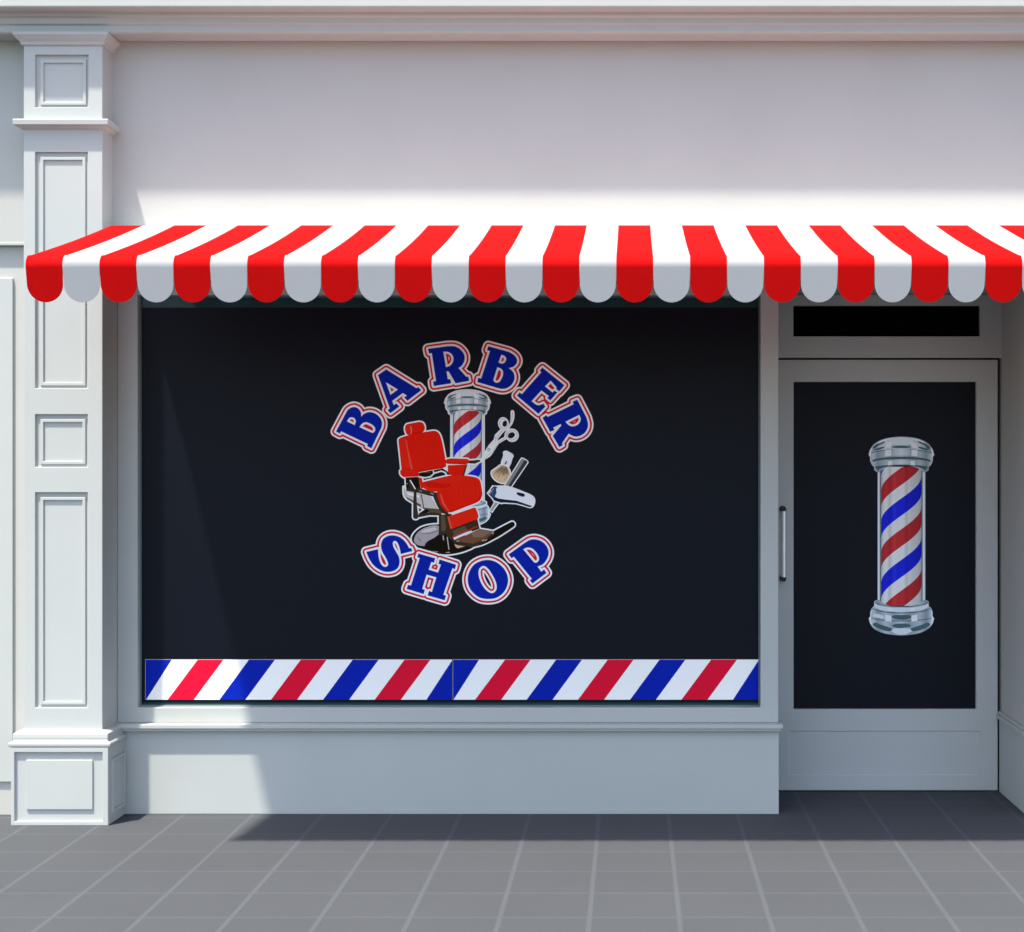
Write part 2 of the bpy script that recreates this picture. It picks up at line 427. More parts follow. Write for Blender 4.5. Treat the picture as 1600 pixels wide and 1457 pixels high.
# ================================================================== VINYL GRAPHICS
def flat(name, rgb, rough=0.5, spec=0.03):
    return mat(name, rgb, rough, spec)
V_WHITE = flat('white_vinyl', (0.95, 0.925, 0.87))
V_BLUE = flat('blue_vinyl', (0.004, 0.018, 0.36))
V_RED = flat('red_vinyl', (0.74, 0.008, 0.036))
def smooth_path(pts, closed=True, n=6):
    """points (x, y) are corners, (x, y, 1) lie on a smooth curve"""
    out = []; m = len(pts)
    def tang(i):
        a, b, c = pts[i - 1], pts[i], pts[(i + 1) % m]
        l = min(math.hypot(b[0]-a[0], b[1]-a[1]), math.hypot(c[0]-b[0], c[1]-b[1]))
        ex, ey = c[0] - a[0], c[1] - a[1]; e = math.hypot(ex, ey) or 1
        return ex / e, ey / e, l
    for i in range(m):
        p1, p2 = pts[i], pts[(i + 1) % m]
        s1, s2 = len(p1) > 2, len(p2) > 2
        out.append((p1[0], p1[1]))
        if not (s1 or s2): continue
        L = math.hypot(p2[0]-p1[0], p2[1]-p1[1])
        ch = (p2[0]-p1[0], p2[1]-p1[1])
        if s1: t = tang(i); m1 = (t[0] * min(L, 1.6 * t[2]), t[1] * min(L, 1.6 * t[2]))
        else: m1 = ch
        if s2: t = tang((i + 1) % m); m2 = (t[0] * min(L, 1.6 * t[2]), t[1] * min(L, 1.6 * t[2]))
        else: m2 = ch
        for k in range(1, n):
            t = k / n; h = (2*t**3 - 3*t*t + 1, t**3 - 2*t*t + t, -2*t**3 + 3*t*t, t**3 - t*t)
            out.append(tuple(h[0]*p1[c] + h[1]*m1[c] + h[2]*p2[c] + h[3]*m2[c] for c in (0, 1)))
    return out
def S_(*pts): return [(p[0], p[1], 1) for p in pts]
def sheet(name, contours, m, parent, y, th=0.00012):
    """flat vinyl sheet: contours are closed (x, z) loops, holes by even-odd; front at local y"""
    vs, fs, base = [], [], 0
    flatv = [[Vector((p[0], p[1], 0)) for p in c] for c in contours]
    def area(c): return abs(0.5 * sum(c[i-1][0]*c[i][1] - c[i][0]*c[i-1][1] for i in range(len(c))))
    def inside(p, c):
        r = False
        for i in range(len(c)):
            a, b = c[i-1], c[i]
            if (a[1] > p[1]) != (b[1] > p[1]) and p[0] < (b[0]-a[0]) * (p[1]-a[1]) / (b[1]-a[1]) + a[0]: r = not r
        return r
    off = [0]
    for c in contours: off.append(off[-1] + len(c))
    depth = [[j for j in range(len(contours)) if j != i and area(contours[j]) > area(contours[i]) and inside(contours[i][0], contours[j])] for i in range(len(contours))]
    tris = []
    for i in range(len(contours)):
        if len(depth[i]) % 2: continue
        grp = [i] + [j for j in range(len(contours)) if len(depth[j]) == len(depth[i]) + 1 and i in depth[j]]
        idx = [off[g] + q for g in grp for q in range(len(contours[g]))]
        tris += [tuple(idx[v] for v in t) for t in tessellate_polygon([flatv[g] for g in grp])]
    for c in contours:
        vs += [(p[0], y, p[1]) for p in c]
    n = len(vs)
    for t in tris: fs.append(tuple(t))
    for c in contours:
        vs += [(p[0], y + th, p[1]) for p in c]
    b = 0
    for c in contours:
        k = len(c)
        for i in range(k):
            j = (i + 1) % k
            fs.append((b + i, b + j, n + b + j, n + b + i))
        b += k
    me = bpy.data.meshes.new(name); me.from_pydata(vs, [], fs); me.validate(); me.update()
    bm = bmesh.new(); bm.from_mesh(me)
    for f in bm.faces:
        if f.normal.y > 0.5: f.normal_flip()
    bm.to_mesh(me); bm.free()
    me.materials.append(m)
    o = bpy.data.objects.new(name, me); COL.objects.link(o)
    if parent: o.parent = parent
    return o
def offset_contours(polys, rs, step=0.5, union=False):
    """outlines grown by each r (photo pixels), from a signed distance field; polys: even-odd set or a union of sets"""
    sets = polys if union else [polys]
    allp = np.array([p for s in sets for c in s for p in c])
    R = max(rs) + 2
    x0, y0 = allp.min(0) - R; x1, y1 = allp.max(0) + R
    X = np.arange(x0, x1, step); Y = np.arange(y0, y1, step)
    GX, GY = np.meshgrid(X, Y)
    D = np.full(GX.shape, 1e9)
    for s in sets:
        d = np.full(GX.shape, 1e9); ins = np.zeros(GX.shape, bool)
        for c in s:
            k = len(c)
            for i in range(k):
                ax, ay = c[i]; bx_, by = c[(i + 1) % k]
                ex, ey = bx_ - ax, by - ay
                l2 = ex*ex + ey*ey
                if l2 < 1e-9: continue
                t = np.clip(((GX - ax)*ex + (GY - ay)*ey) / l2, 0, 1)
                d = np.minimum(d, (GX - ax - t*ex)**2 + (GY - ay - t*ey)**2)
                if ay != by:
                    cr = ((ay > GY) != (by > GY)) & (GX < ex * (GY - ay) / ey + ax)
                    ins ^= cr
        d = np.sqrt(d); d[ins] *= -1
        D = np.minimum(D, d)
    res = []
    for r in rs:
        A = D - (r + 1e-4)
        segs = {}
        inside = A < 0
        ny, nx = A.shape
        code = inside[:-1,:-1]*1 + inside[:-1,1:]*2 + inside[1:,1:]*4 + inside[1:,:-1]*8
        ii, jj = np.nonzero((code > 0) & (code < 15))
        def ept(i, j, e):
            if e == 0: a, b = (i, j), (i, j+1); key = (0, i, j)
            elif e == 1: a, b = (i, j+1), (i+1, j+1); key = (1, i, j+1)
            elif e == 2: a, b = (i+1, j), (i+1, j+1); key = (0, i+1, j)
            else: a, b = (i, j), (i+1, j); key = (1, i, j)
            va, vb = A[a], A[b]; t = va / (va - vb)
            return key, (X[a[1]] + t*(X[b[1]] - X[a[1]]), Y[a[0]] + t*(Y[b[0]] - Y[a[0]]))
        T = {1:[(3,0)],2:[(0,1)],3:[(3,1)],4:[(1,2)],5:[(3,0),(1,2)],6:[(0,2)],7:[(3,2)],8:[(2,3)],9:[(2,0)],10:[(0,1),(2,3)],11:[(2,1)],12:[(1,3)],13:[(1,0)],14:[(0,3)]}
        adj, pos = {}, {}
        for i, j in zip(ii.tolist(), jj.tolist()):
            for e0, e1 in T[int(code[i, j])]:
                k0, p0 = ept(i, j, e0); k1, p1 = ept(i, j, e1)
                pos[k0] = p0; pos[k1] = p1
                adj.setdefault(k0, []).append(k1); adj.setdefault(k1, []).append(k0)
        seen, loops = set(), []
        for st in adj:
            if st in seen: continue
            loop = [st]; seen.add(st); cur = st
            while True:
                nx_ = [k for k in adj[cur] if k not in seen]
                if not nx_: break
                cur = nx_[0]; seen.add(cur); loop.append(cur)
            pts = [pos[k] for k in loop]
            area = 0.5 * sum(pts[i-1][0]*pts[i][1] - pts[i][0]*pts[i-1][1] for i in range(len(pts)))
            if abs(area) < 0.6 or len(pts) < 6: continue
            loops.append(simplify(pts, 0.06))
        res.append(loops)
    return res
def simplify(pts, tol):
    def rdp(a, b):
        st = [(a, b)]; keep = {a, b}
        while st:
            i, j = st.pop()
            if j - i < 2: continue
            p, q = np.array(P[i]), np.array(P[j]); e = q - p; L = math.hypot(*e)
            dm, km = -1, -1
            for k in range(i + 1, j):
                v = np.array(P[k]) - p
                d = abs(e[0]*v[1] - e[1]*v[0]) / L if L > 1e-9 else math.hypot(*v)
                if d > dm: dm, km = d, k
            if dm > tol: keep.add(km); st += [(i, km), (km, j)]
        return keep
    P = pts + [pts[0]]; h = len(pts) // 2
    k = sorted(rdp(0, h) | rdp(h, len(P) - 1))
    return [P[i] for i in k if i < len(pts)]
class Decal:
    """vinyl picture laid out in photo-surveyed pixels of its own glass plane, kept local to its centre"""
    def __init__(self, name, cx, cy, yplane):
        self.s = S(yplane); self.cx, self.cy = cx, cy
        self.o = empty(name, (wx(cx, yplane), yplane, wz(cy, yplane)))
    def loc(self, c): return [((p[0] - self.cx) / self.s, (self.cy - p[1]) / self.s) for p in c]
    def add(self, name, contours, m, y, parent=None):
        return sheet(name, [self.loc(c) for c in contours], m, parent or self.o, -y)
def zoomed(ox, oy, k, pts):
    return [(ox + p[0] / k, oy + p[1] / k, *p[2:]) for p in pts]

# ---- the two words ------------------------------------------------------------
Z1, Z2, Z3, Z4, Z5, Z6, Z7 = (510,590,11.21), (575,560,13.25), (655,525,14.567), (735,525,14.567), (795,560,9.714), (560,820,9.412), (715,830,10.0)
GLYPHS = {
 'B1': (Z1, [[(172,948),(345,625),*S_((375,575),(430,535),(490,520),(550,540),(590,582),(610,632)),(612,690),*S_((650,650),(700,622),(770,610),(850,630),(920,682),(962,745),(976,810),(965,880),(940,930)),(790,1242),(715,1205),(730,1168),(260,945),(240,985)],
             [(362,772),*S_((400,715),(445,698),(490,715),(518,762)),(500,838)], [(580,872),*S_((630,810),(690,785),(760,805),(830,850),(858,905),(845,950),(805,972))]]),
 'A': (Z2, [[(380,235),(1003,620),(1048,605),(1103,665),(820,882),(752,812),(808,775),(722,722),(505,885),(535,970),(590,938),(652,1000),(468,1138),(408,1075),(455,1040),(210,352)], [(375,500),(622,650),(468,762)]]),
 'R1': (Z3, [[(205,300),(600,245),*S_((700,237),(800,242),(890,275),(970,345),(1025,430),(1038,520),(1015,610),(960,690)),(895,735),(1075,935),(1120,930),(1140,1025),(830,1083),(672,812),(622,812),(655,995),(712,985),(728,1083),(335,1145),(320,1048),(385,1030),(290,395),(228,405)],
             [(550,365),*S_((640,365),(720,400),(775,480),(780,560),(745,640),(690,690)),(612,715)]]),
 'B2': (Z4, [[(412,240),(820,352),*S_((900,380),(980,430),(1040,490),(1065,560),(1050,630),(1000,690),(930,725)),(870,735),*S_((930,780),(980,840),(1005,910),(1000,1000),(965,1080),(900,1150),(820,1195),(730,1210),(640,1195)),(160,1055),(180,960),(248,975),(450,350),(380,328)],
             [(705,432),*S_((770,455),(815,510),(808,570),(770,620),(715,635)),(640,610)], [(615,715),*S_((690,745),(740,800),(745,880),(715,970),(660,1050),(600,1070),(550,1050),(525,1000))]]),
 'E': (Z5, [[(510,145),(845,412),(765,505),(722,465),(725,440),(635,340),(550,430),(665,522),(690,495),(738,520),(630,642),(585,602),(610,577),(495,490),(345,655),*S_((430,712),(485,708)),(522,690),(557,735),(450,845),(125,570),(165,520),(200,547),(495,214),(470,190)]]),
 'R2': (Z5, [[(1040,632),(1178,900),*S_((1202,1000),(1190,1075),(1150,1135),(1090,1175),(1020,1190),(955,1172)),(910,1145),(808,1290),(820,1320),(768,1350),(668,1178),(798,1022),(785,1000),(675,1055),(695,1090),(630,1117),(512,905),(570,868),(592,892),(985,700),(970,660)],
             [(860,965),(1070,860),*S_((1092,920),(1075,980),(1020,1025),(950,1035),(895,1005))]]),
 'S': (Z6, [[(120,402),(290,360),*S_((300,480),(330,570),(370,615),(410,620),(438,590),(430,540),(400,480),(350,390),(335,300),(355,230),(400,185),(460,162),(530,160),(610,185),(680,240),(730,310)),(745,345),(775,345),(795,390),(625,432),*S_((615,370),(590,290),(560,247),(530,240),(508,265),(515,320),(550,390),(595,470),(608,550),(590,620),(540,670),(470,692),(390,690),(300,655),(220,590),(160,500))]]),
 'H': (Z6, [[(885,425),(1130,495),(1112,560),(1075,548),(1035,662),(1172,705),(1215,590),(1180,575),(1195,512),(1438,590),(1420,655),(1385,640),(1250,1030),(1290,1045),(1270,1112),(1020,1040),(1040,975),(1082,990),(1148,775),(1005,735),(940,945),(978,960),(960,1020),(712,945),(735,885),(775,895),(905,490),(868,480)]]),
 'O': (Z7, [S_((480,452),(600,485),(710,570),(770,670),(790,770),(770,870),(710,970),(610,1040),(480,1062),(350,1040),(250,970),(185,880),(160,760),(180,650),(245,540),(350,475)),
            S_((405,545),(470,580),(530,660),(580,750),(612,850),(600,930),(545,970),(480,950),(410,880),(360,790),(330,690),(340,590))]),
 'P': (Z7, [[(800,365),(1060,178),*S_((1130,140),(1210,130),(1300,155),(1370,210),(1415,290),(1420,370),(1390,450),(1330,520)),(1250,555),(1308,635),(1352,600),(1390,655),(1170,820),(1130,770),(1160,745),(880,400),(845,425)],
            [(1025,285),*S_((1090,258),(1160,270),(1220,320),(1265,390),(1272,450),(1240,490),(1195,488))]]),
}
def word(keys, cx, cy, label):
    d = Decal('window_lettering', cx, cy, Y_G)
    tag(d.o, label, 'lettering', 'arched words on the shop window')
    for i, k in enumerate(keys):
        (ox, oy, kk), cs = GLYPHS[k]
        g = [smooth_path(zoomed(ox, oy, kk, c)) for c in cs]
        w, r, w2 = offset_contours(g, [8.7, 6.1, 3.3])
        e = 0.00010 * (i % 2)
        L = d.add('letter', w, V_WHITE, 0.0034 + e)
        d.add('red_outline', r, V_RED, 0.0038 + e, L)
        d.add('white_outline', w2, V_WHITE, 0.0042 + e, L)
        d.add('blue_face', g, V_BLUE, 0.0046 + e, L)
word(['B1', 'A', 'R1', 'B2', 'E', 'R2'], 725, 620, 'arched blue word BARBER outlined in white and red across the dark window')
word(['S', 'H', 'O', 'P'], 716, 888, 'curved blue word SHOP outlined in white and red under the chair picture')

# ---- striped strips along the bottom of the window ------------------------------
def band(cx0, cx1, label):
    d = Decal('striped_strip', (cx0 + cx1) / 2, 1062.3, Y_G)
    tag(d.o, label, 'striped strip', 'striped strips along the bottom of the window')
    w = cx1 - cx0; k = w / 1320.0
    yt, yb = 1031.2, 1093.6
    vs_mat = []
    d.add('grey_edge', [[(cx0 - 0.7, yt - 0.7), (cx1, yt - 0.7), (cx1, yb), (cx0 - 0.7, yb)]], flat('grey_edge_print', (0.45, 0.42, 0.45)), 0.0004)
    d.add('white_ground', [[(cx0, yt), (cx1, yt), (cx1, yb), (cx0, yb)]], V_WHITE, 0.0008)
    def X(u): return cx0 + (u - 20) * k
    blues = [[(X(20), yt), (X(132), yt), (X(22), yb), (X(20), yb)], [(X(465), yt), (X(577), yt), (X(450), yb), (X(338), yb)],
             [(X(912), yt), (X(1024), yt), (X(897), yb), (X(785), yb)], [(X(1340), yt + 1.2), (X(1340), yb), (X(1230), yb)]]
    reds = [[(X(244), yt), (X(355), yt), (X(228), yb), (X(115), yb)], [(X(688), yt), (X(800), yt), (X(673), yb), (X(560), yb)], [(X(1135), yt), (X(1247), yt), (X(1120), yb), (X(1007), yb)]]
    for c in blues: d.add('blue_stripe', [c], V_BLUE, 0.0012)
    for c in reds: d.add('red_stripe', [c], V_RED, 0.0012)
band(227.6, 706.2, 'red, white and blue diagonal striped strip at the pier end of the window')
band(708.0, 1185.0, 'red, white and blue diagonal striped strip at the door end of the window')

# ---- barber pole pictures ------------------------------------------------------
def ramp_print(name, rgb, stops, half):
    """printed colour whose tone runs across the picture (object x), as on the printed sheet"""
    m = flat(name, rgb); nt = m.node_tree; b = nt.nodes['Principled BSDF']
    tc = nt.nodes.new('ShaderNodeTexCoord'); sp = nt.nodes.new('ShaderNodeSeparateXYZ')
    nt.links.new(tc.outputs['Object'], sp.inputs[0])
    mr = nt.nodes.new('ShaderNodeMapRange'); mr.inputs['From Min'].default_value = -half; mr.inputs['From Max'].default_value = half
    nt.links.new(sp.outputs['X'], mr.inputs['Value'])
    cr = nt.nodes.new('ShaderNodeValToRGB'); nt.links.new(mr.outputs['Result'], cr.inputs['Fac'])
    el = cr.color_ramp.elements
    while len(el) > 1: el.remove(el[-1])
    el[0].position = stops[0][0]; el[0].color = (*[c * stops[0][1] for c in rgb], 1)
    for p, v in stops[1:]:
        e = el.new(p)
        e.color = (*[min(0.95, c * v + max(0, v - 1) * 0.12) for c in rgb], 1)
    nt.links.new(cr.outputs['Color'], b.inputs['Base Color'])
    return m
HALF = 133 / 4.163 / S(Y_D)
stops = [(0.0, 0.62), (0.06, 0.90), (0.14, 1.0), (0.22, 0.76), (0.27, 0.96), (0.33, 1.10), (0.40, 0.98), (0.55, 1.0), (0.63, 0.72), (0.68, 0.86), (0.78, 0.76), (0.92, 0.68), (1.0, 0.46)]
C_WHITE = ramp_print('print_column_white', (0.95, 0.935, 0.91), stops, HALF)
C_RED = ramp_print('print_column_red', (0.66, 0.042, 0.048), stops, HALF)
C_BLUE = ramp_print('print_column_blue', (0.02, 0.03, 0.80), stops, HALF)
chrome = {k: flat('print_chrome_' + k, v) for k, v in {
    'mid': (0.56, 0.66, 0.69), 'pale': (0.80, 0.87, 0.90), 'soft': (0.68, 0.76, 0.82), 'white': (0.95, 0.95, 0.95), 'deep': (0.085, 0.155, 0.165)}.items()}
HALFC = 214 / 4.163 / S(Y_D)
chrome['mid'] = ramp_print('print_chrome_mid', (0.66, 0.76, 0.80), [(0.0, 0.45), (0.07, 0.95), (0.14, 0.5), (0.26, 0.85), (0.36, 0.62), (0.5, 0.95), (0.62, 0.55), (0.78, 0.8), (0.88, 0.45), (0.95, 0.9), (1.0, 0.45)], HALFC)
chrome['soft'] = ramp_print('print_chrome_soft', (0.78, 0.86, 0.92), [(0.0, 0.5), (0.1, 0.7), (0.25, 0.98), (0.38, 0.8), (0.5, 1.0), (0.64, 0.68), (0.75, 0.95), (0.9, 0.55), (1.0, 0.4)], HALFC)
CH = chrome
ROD = flat('print_rod', (0.74, 0.80, 0.79))
def zp(c): return zoomed(1310, 660, 4.163, c)
PCX = 1310 + 409.5 / 4.163; PCY = 660 + 740 / 4.163
def band_arc(xa, xb, ye, yc, n=14, rev=False):
    """gentle arc from (xa, ye) to (xb, ye) with its middle at yc"""
    pts = []
    for i in range(n + 1):
        t = i / n; x = xa + (xb - xa) * t; s = 2 * t - 1
        pts.append((x, ye + (yc - ye) * math.sqrt(max(0, 1 - 0.96 * s * s)) if yc < ye else ye + (yc - ye) * math.sqrt(max(0, 1 - 0.96 * s * s))))
    return pts[::-1] if rev else pts
def pole(halo):
    d = Decal('barber_pole_decal', PCX, PCY, Y_D)
    def A(n, cs, m, y, p=None):
        r = None
        for c in cs: r = d.add(n, [zp(c)], m, y, p)
        return r
    dome = smooth_path([(207,205),*S_((205,182),(238,138),(310,106),(410,95),(510,106),(582,138),(613,182)),(611,205),*S_((560,186),(410,174),(258,186))])
    capsil = smooth_path([(195,215),*S_((205,180),(238,138),(310,106),(410,95),(510,106),(582,138),(613,180)),(624,215),(612,228),*S_((612,255),(602,278)),(587,292),(587,312),(563,330),*S_((500,293),(410,280),(320,293)),(256,330),(232,312),(232,292),*S_((218,278),(207,255)),(207,228)])
    basesil = smooth_path([(232,1165),(256,1152),*S_((320,1190),(410,1203),(500,1190)),(563,1152),(587,1165),(587,1195),*S_((604,1212),(612,1235)),(612,1262),(624,1280),*S_((608,1318),(572,1352),(510,1376),(410,1386),(310,1376),(245,1352),(210,1318)),(195,1280),(207,1262),*S_((207,1235),(216,1212)),(232,1195)])
    colm = [(278,290),(541,290),(541,1195),(278,1195)]
    rods = [[(255,310),(279,310),(279,1172),(255,1172)], [(540,310),(565,310),(565,1172),(540,1172)]]
    body = [smooth_path(capsil), basesil]
    if halo:
        sets = [[zp(c)] for c in (capsil, basesil, [(255,300),(565,300),(565,1180),(255,1180)])]
        h = offset_contours(sets, [2.6], union=True)[0]
        d.add('white_border', h, V_WHITE, 0.0003)
    A('rod', [rods[0]], ROD, 0.0006); A('rod', [rods[1]], ROD, 0.0006)
    col = A('striped_column', [colm], C_WHITE, 0.0008)
    A('rod_edge', [[(271,312),(278,312),(278,1172),(271,1172)], [(541,312),(547,312),(547,1172),(541,1172)]], CH['deep'], 0.0009, col)
    A('rod_shine', [[(258,316),(264,316),(264,1168),(258,1168)], [(552,316),(558,316),(558,1168),(552,1168)]], CH['white'], 0.0009, col)
    for colr, m in ((0, C_RED), (1, C_BLUE)):
        cs = []
        for k in range(-1, 8):
            if k % 2 != (0 if colr == 0 else 1): continue
            lo = 555 + 200 * k
            up, dn = [], []
            for i in range(25):
                th = -math.pi/2 + math.pi * i / 24
                x = 409.5 + 131.0 * math.sin(th)
                yl = lo - 295 / math.pi * (th + math.pi / 2)
                dn.append((x, min(1195, max(290, yl)))); up.append((x, min(1195, max(290, yl - 112))))
            pl = [p for p in dn] + up[::-1]
            # drop the clipped-flat stretches
            keep = [i for i in range(25) if dn[i][1] - up[i][1] > 0.5]
            if len(keep) < 2: continue
            i0, i1 = max(0, keep[0] - 0), min(24, keep[-1])
            cs.append(dn[i0:i1 + 1] + up[i0:i1 + 1][::-1])
        for c in cs: A('red_stripe' if colr == 0 else 'blue_stripe', [c], m, 0.0010, col)
    cap = A('top_cap', [capsil], CH['mid'], 0.0013)
    A('dome', [dome], CH['soft'], 0.0015, cap)
    A('dome_shine', [smooth_path([*S_((330,112),(410,100),(490,112),(470,140),(410,150),(350,140))])], CH['pale'], 0.0017, cap)
    dk = [smooth_path(S_((222,168),(250,142),(300,125),(296,136),(262,152),(240,170))), smooth_path(S_((598,168),(570,142),(515,122),(522,134),(560,152),(580,172))),
          smooth_path(S_((345,160),(410,152),(470,160),(450,168),(370,168))), smooth_path(S_((228,178),(290,160),(300,166),(250,184))), smooth_path(S_((592,178),(530,160),(518,166),(570,184)))]
    A('dome_shade', dk, CH['deep'], 0.0018, cap)
    A('dome_streak', [smooth_path(S_((255,136),(300,116),(345,106),(330,114),(290,128))), smooth_path(S_((475,104),(520,114),(560,134),(530,126),(490,114)))], CH['white'], 0.00185, cap)
    A('white_glint', [[(312,132),(352,128),(342,165),(303,169)], [(463,130),(500,133),(514,168),(478,165)], [(303,182),(345,178),(345,218),(303,222)], [(474,178),(514,182),(514,221),(474,218)],
        [(320,253),(352,250),(352,278),(320,282)], [(467,250),(497,253),(497,282),(467,278)], [(197,212),(205,180),(222,158),(214,190),(210,255),(206,250),(206,226)], [(622,212),(614,180),(598,158),(605,190),(609,255),(613,250),(613,226)]], CH['white'], 0.0021, cap)
    A('band_shine', [band_arc(352, 466, 178, 175) + band_arc(352, 466, 219, 216, rev=True), band_arc(354, 465, 250, 247) + band_arc(354, 465, 277, 274, rev=True)], CH['soft'], 0.0020, cap)
    A('dark_line', [band_arc(212, 607, 207, 175) + band_arc(212, 607, 212, 181, rev=True), band_arc(220, 600, 252, 225) + band_arc(224, 596, 264, 240, rev=True), band_arc(236, 584, 294, 277) + band_arc(256, 563, 322, 281, rev=True)], CH['deep'], 0.0019, cap)
    A('collar', [band_arc(232, 587, 282, 246) + band_arc(234, 585, 298, 273, rev=True)], CH['mid'], 0.00175, cap)
    bc = A('bottom_cap', [basesil], CH['mid'], 0.0013)
    A('collar', [band_arc(233, 586, 1172, 1207) + band_arc(233, 586, 1194, 1234, rev=True)], CH['pale'], 0.0015, bc)
    A('dark_line', [band_arc(236, 584, 1160, 1198) + band_arc(236, 584, 1163, 1203, rev=True), band_arc(220, 600, 1202, 1238) + band_arc(220, 600, 1207, 1244, rev=True), band_arc(206, 613, 1262, 1290) + band_arc(206, 613, 1266, 1296, rev=True)], CH['deep'], 0.0017, bc)
    A('bowl_shade', [smooth_path(S_((225,1310),(290,1322),(350,1345),(330,1360),(270,1345))), smooth_path(S_((594,1310),(530,1322),(470,1345),(490,1360),(550,1345))), smooth_path(S_((350,1322),(410,1310),(470,1322),(430,1336),(380,1338))), smooth_path(S_((345,1262),(410,1254),(475,1262),(440,1284),(375,1282)))], CH['deep'], 0.0018, bc)
    A('bowl_shine', [smooth_path(S_((340,1350),(410,1342),(480,1350),(450,1374),(410,1380),(370,1374))), smooth_path(S_((235,1245),(290,1258),(290,1278),(225,1262)))], CH['pale'], 0.0018, bc)
    A('white_glint', [[(305,1252),(345,1258),(345,1298),(303,1292)], [(474,1258),(512,1252),(514,1292),(474,1298)], [(320,1205),(350,1209),(350,1230),(320,1226)], [(467,1209),(497,1205),(497,1226),(467,1230)],
        [(197,1275),(207,1262),(209,1230),(216,1225),(213,1290),(222,1322),(206,1308)], [(622,1275),(612,1262),(610,1230),(603,1225),(606,1290),(597,1322),(613,1308)]], CH['white'], 0.0021, bc)
    return d
big = pole(False)
tag(big.o, 'large picture of a chrome capped barber pole on the dark door glass', 'decal', 'barber pole pictures')
small = pole(True)
tag(small.o, 'smaller white bordered barber pole picture behind the red chair on the window', 'decal', 'barber pole pictures')
k = 0.680 * S(Y_D) / S(Y_G)
small.o.scale = (k, 1.0 * 0.5, k)
small.o.location = (wx(730.4, Y_G), Y_G, wz(610.3 + (PCY - (660 + 95 / 4.163)) * 0.680, Y_G))

# ---- barber chair picture ---------------------------------------------------------
CZ = (600, 640, 6.0705)
def cz(c): return smooth_path(zoomed(*CZ, c))
def cols(name, rgb255, gain=1.9):
    return flat(name, tuple(min(0.93, lin(v) * gain) for v in rgb255))
K_RED = cols('print_red', (224, 26, 8), 2.0); K_REDL = cols('print_red_light', (242, 62, 44)); K_REDD = cols('print_red_dark', (176, 14, 4)); K_REDM = cols('print_red_mid', (206, 20, 6), 1.9)
K_PINK = cols('print_pink', (250, 96, 84)); K_BLK = cols('print_black', (26, 20, 12), 1.0); K_BRN = cols('print_dark_brown', (58, 46, 30), 1.2); K_BRN2 = cols('print_bronze', (84, 70, 50), 1.4)
K_GREY = cols('print_grey', (176, 166, 158), 1.6); K_GREYL = cols('print_pale_grey', (214, 208, 206)); K_FOOT = cols('print_foot_brown', (104, 66, 44), 1.5); K_FOOT2 = cols('print_foot_pale', (122, 94, 76), 1.4); K_LILAC = cols('print_lilac', (186, 176, 196)); K_GOLD = cols('print_gold', (196, 172, 128), 1.2)
def strip(a, b, w):
    ax, ay = a; bx_, by = b; L = math.hypot(bx_-ax, by-ay); nx, ny = -(by-ay)/L*w/2, (bx_-ax)/L*w/2
    return [(ax+nx, ay+ny), (bx_+nx, by+ny), (bx_-nx, by-ny), (ax-nx, ay-ny)]
chair = Decal('barber_chair_decal', 712, 765, Y_G)
tag(chair.o, 'picture of a red leather barber chair with chrome base on the window', 'decal')
head = [(200,170),*S_((212,146),(240,136)),(335,118),*S_((368,128),(386,165),(382,200)),(352,226),(255,246),*S_((222,240),(204,208))]
back = [*S_((138,292),(158,270)),(215,250),(380,216),*S_((480,204),(520,225),(545,285)),*S_((570,400),(590,535)),(560,558),(400,584),(330,598),(168,580)]
arm_l = [*S_((156,580),(175,570)),(250,576),(330,592),(332,636),(185,642),*S_((162,622),(154,600))]
grip_l = [(329,604),(400,590),(462,578),(466,606),(440,632),(390,642),(335,632)]
arm_r = [*S_((584,484),(600,472),(645,465)),(790,470),*S_((806,482),(806,508)),(770,522),(604,518),(584,505)]
grip_r = [(803,486),(908,478),(916,492),(862,515),(806,512)]
side_r = [(606,530),(782,522),(748,632),(640,626),(606,600)]
sider_edge = [(778,522),(792,521),(760,632),(742,632)]
backbar = [(470,578),(556,560),(588,580),(624,612),(632,622),(600,620),(585,594),(545,578),(478,598)]
side_l = [(205,645),(328,640),(348,750),(470,785),(516,790),(500,832),(440,822),(330,792),(212,772)]
seat = [(362,690),(620,628),*S_((700,622),(800,632),(872,645),(908,672),(925,740),(930,800),(915,855),(870,888)),(760,930),*S_((640,976),(600,970),(560,915)),(530,850),(505,780),(440,785),(372,745)]
seat_front = [(505,782),(640,725),*S_((800,668),(880,652),(912,690),(928,770),(928,820),(905,865)),(760,930),*S_((640,976),(600,970),(560,915)),(530,850)]
seat_edge = [(328,645),(360,652),(372,745),(352,754)]
shell = [(186,735),(205,770),(330,795),(440,825),(480,880),*S_((515,945),(560,985)),(440,978),(350,930),*S_((220,852),(192,812))]
band_d = [(456,800),(516,788),(532,850),*S_((560,915),(612,985)),(596,1000),*S_((545,975),(500,905))]
lever = [(284,765),(308,765),*S_((312,900),(326,1020),(304,1040),(278,1025)),(278,900)]
lowbar = [(318,1000),(430,975),(545,985),(545,1006),(430,1004),(330,1024)]
lowarm = [(326,992),(395,944),(432,958),(432,972),(350,1000)]
post = [(520,1000),(606,995),(640,1120),(650,1240),(520,1200)]
rim = S_((264,1235),(290,1170),(370,1112),(515,1090),(640,1110),(760,1190),(850,1290),(790,1335),(660,1370),(530,1373),(410,1350),(310,1300))
plate = [*S_((284,1238),(312,1176),(385,1124),(515,1104)),(518,1185),(385,1296),*S_((330,1290),(296,1268))]
cone = [(515,1195),(585,1180),(640,1250),(700,1335),*S_((620,1352),(520,1350),(385,1300))]
legplate = [(588,990),(640,992),(672,1120),(704,1270),(655,1262),(625,1130)]
calf = [(602,1022),(640,1005),(858,930),*S_((872,940),(886,1040)),(632,1136)]
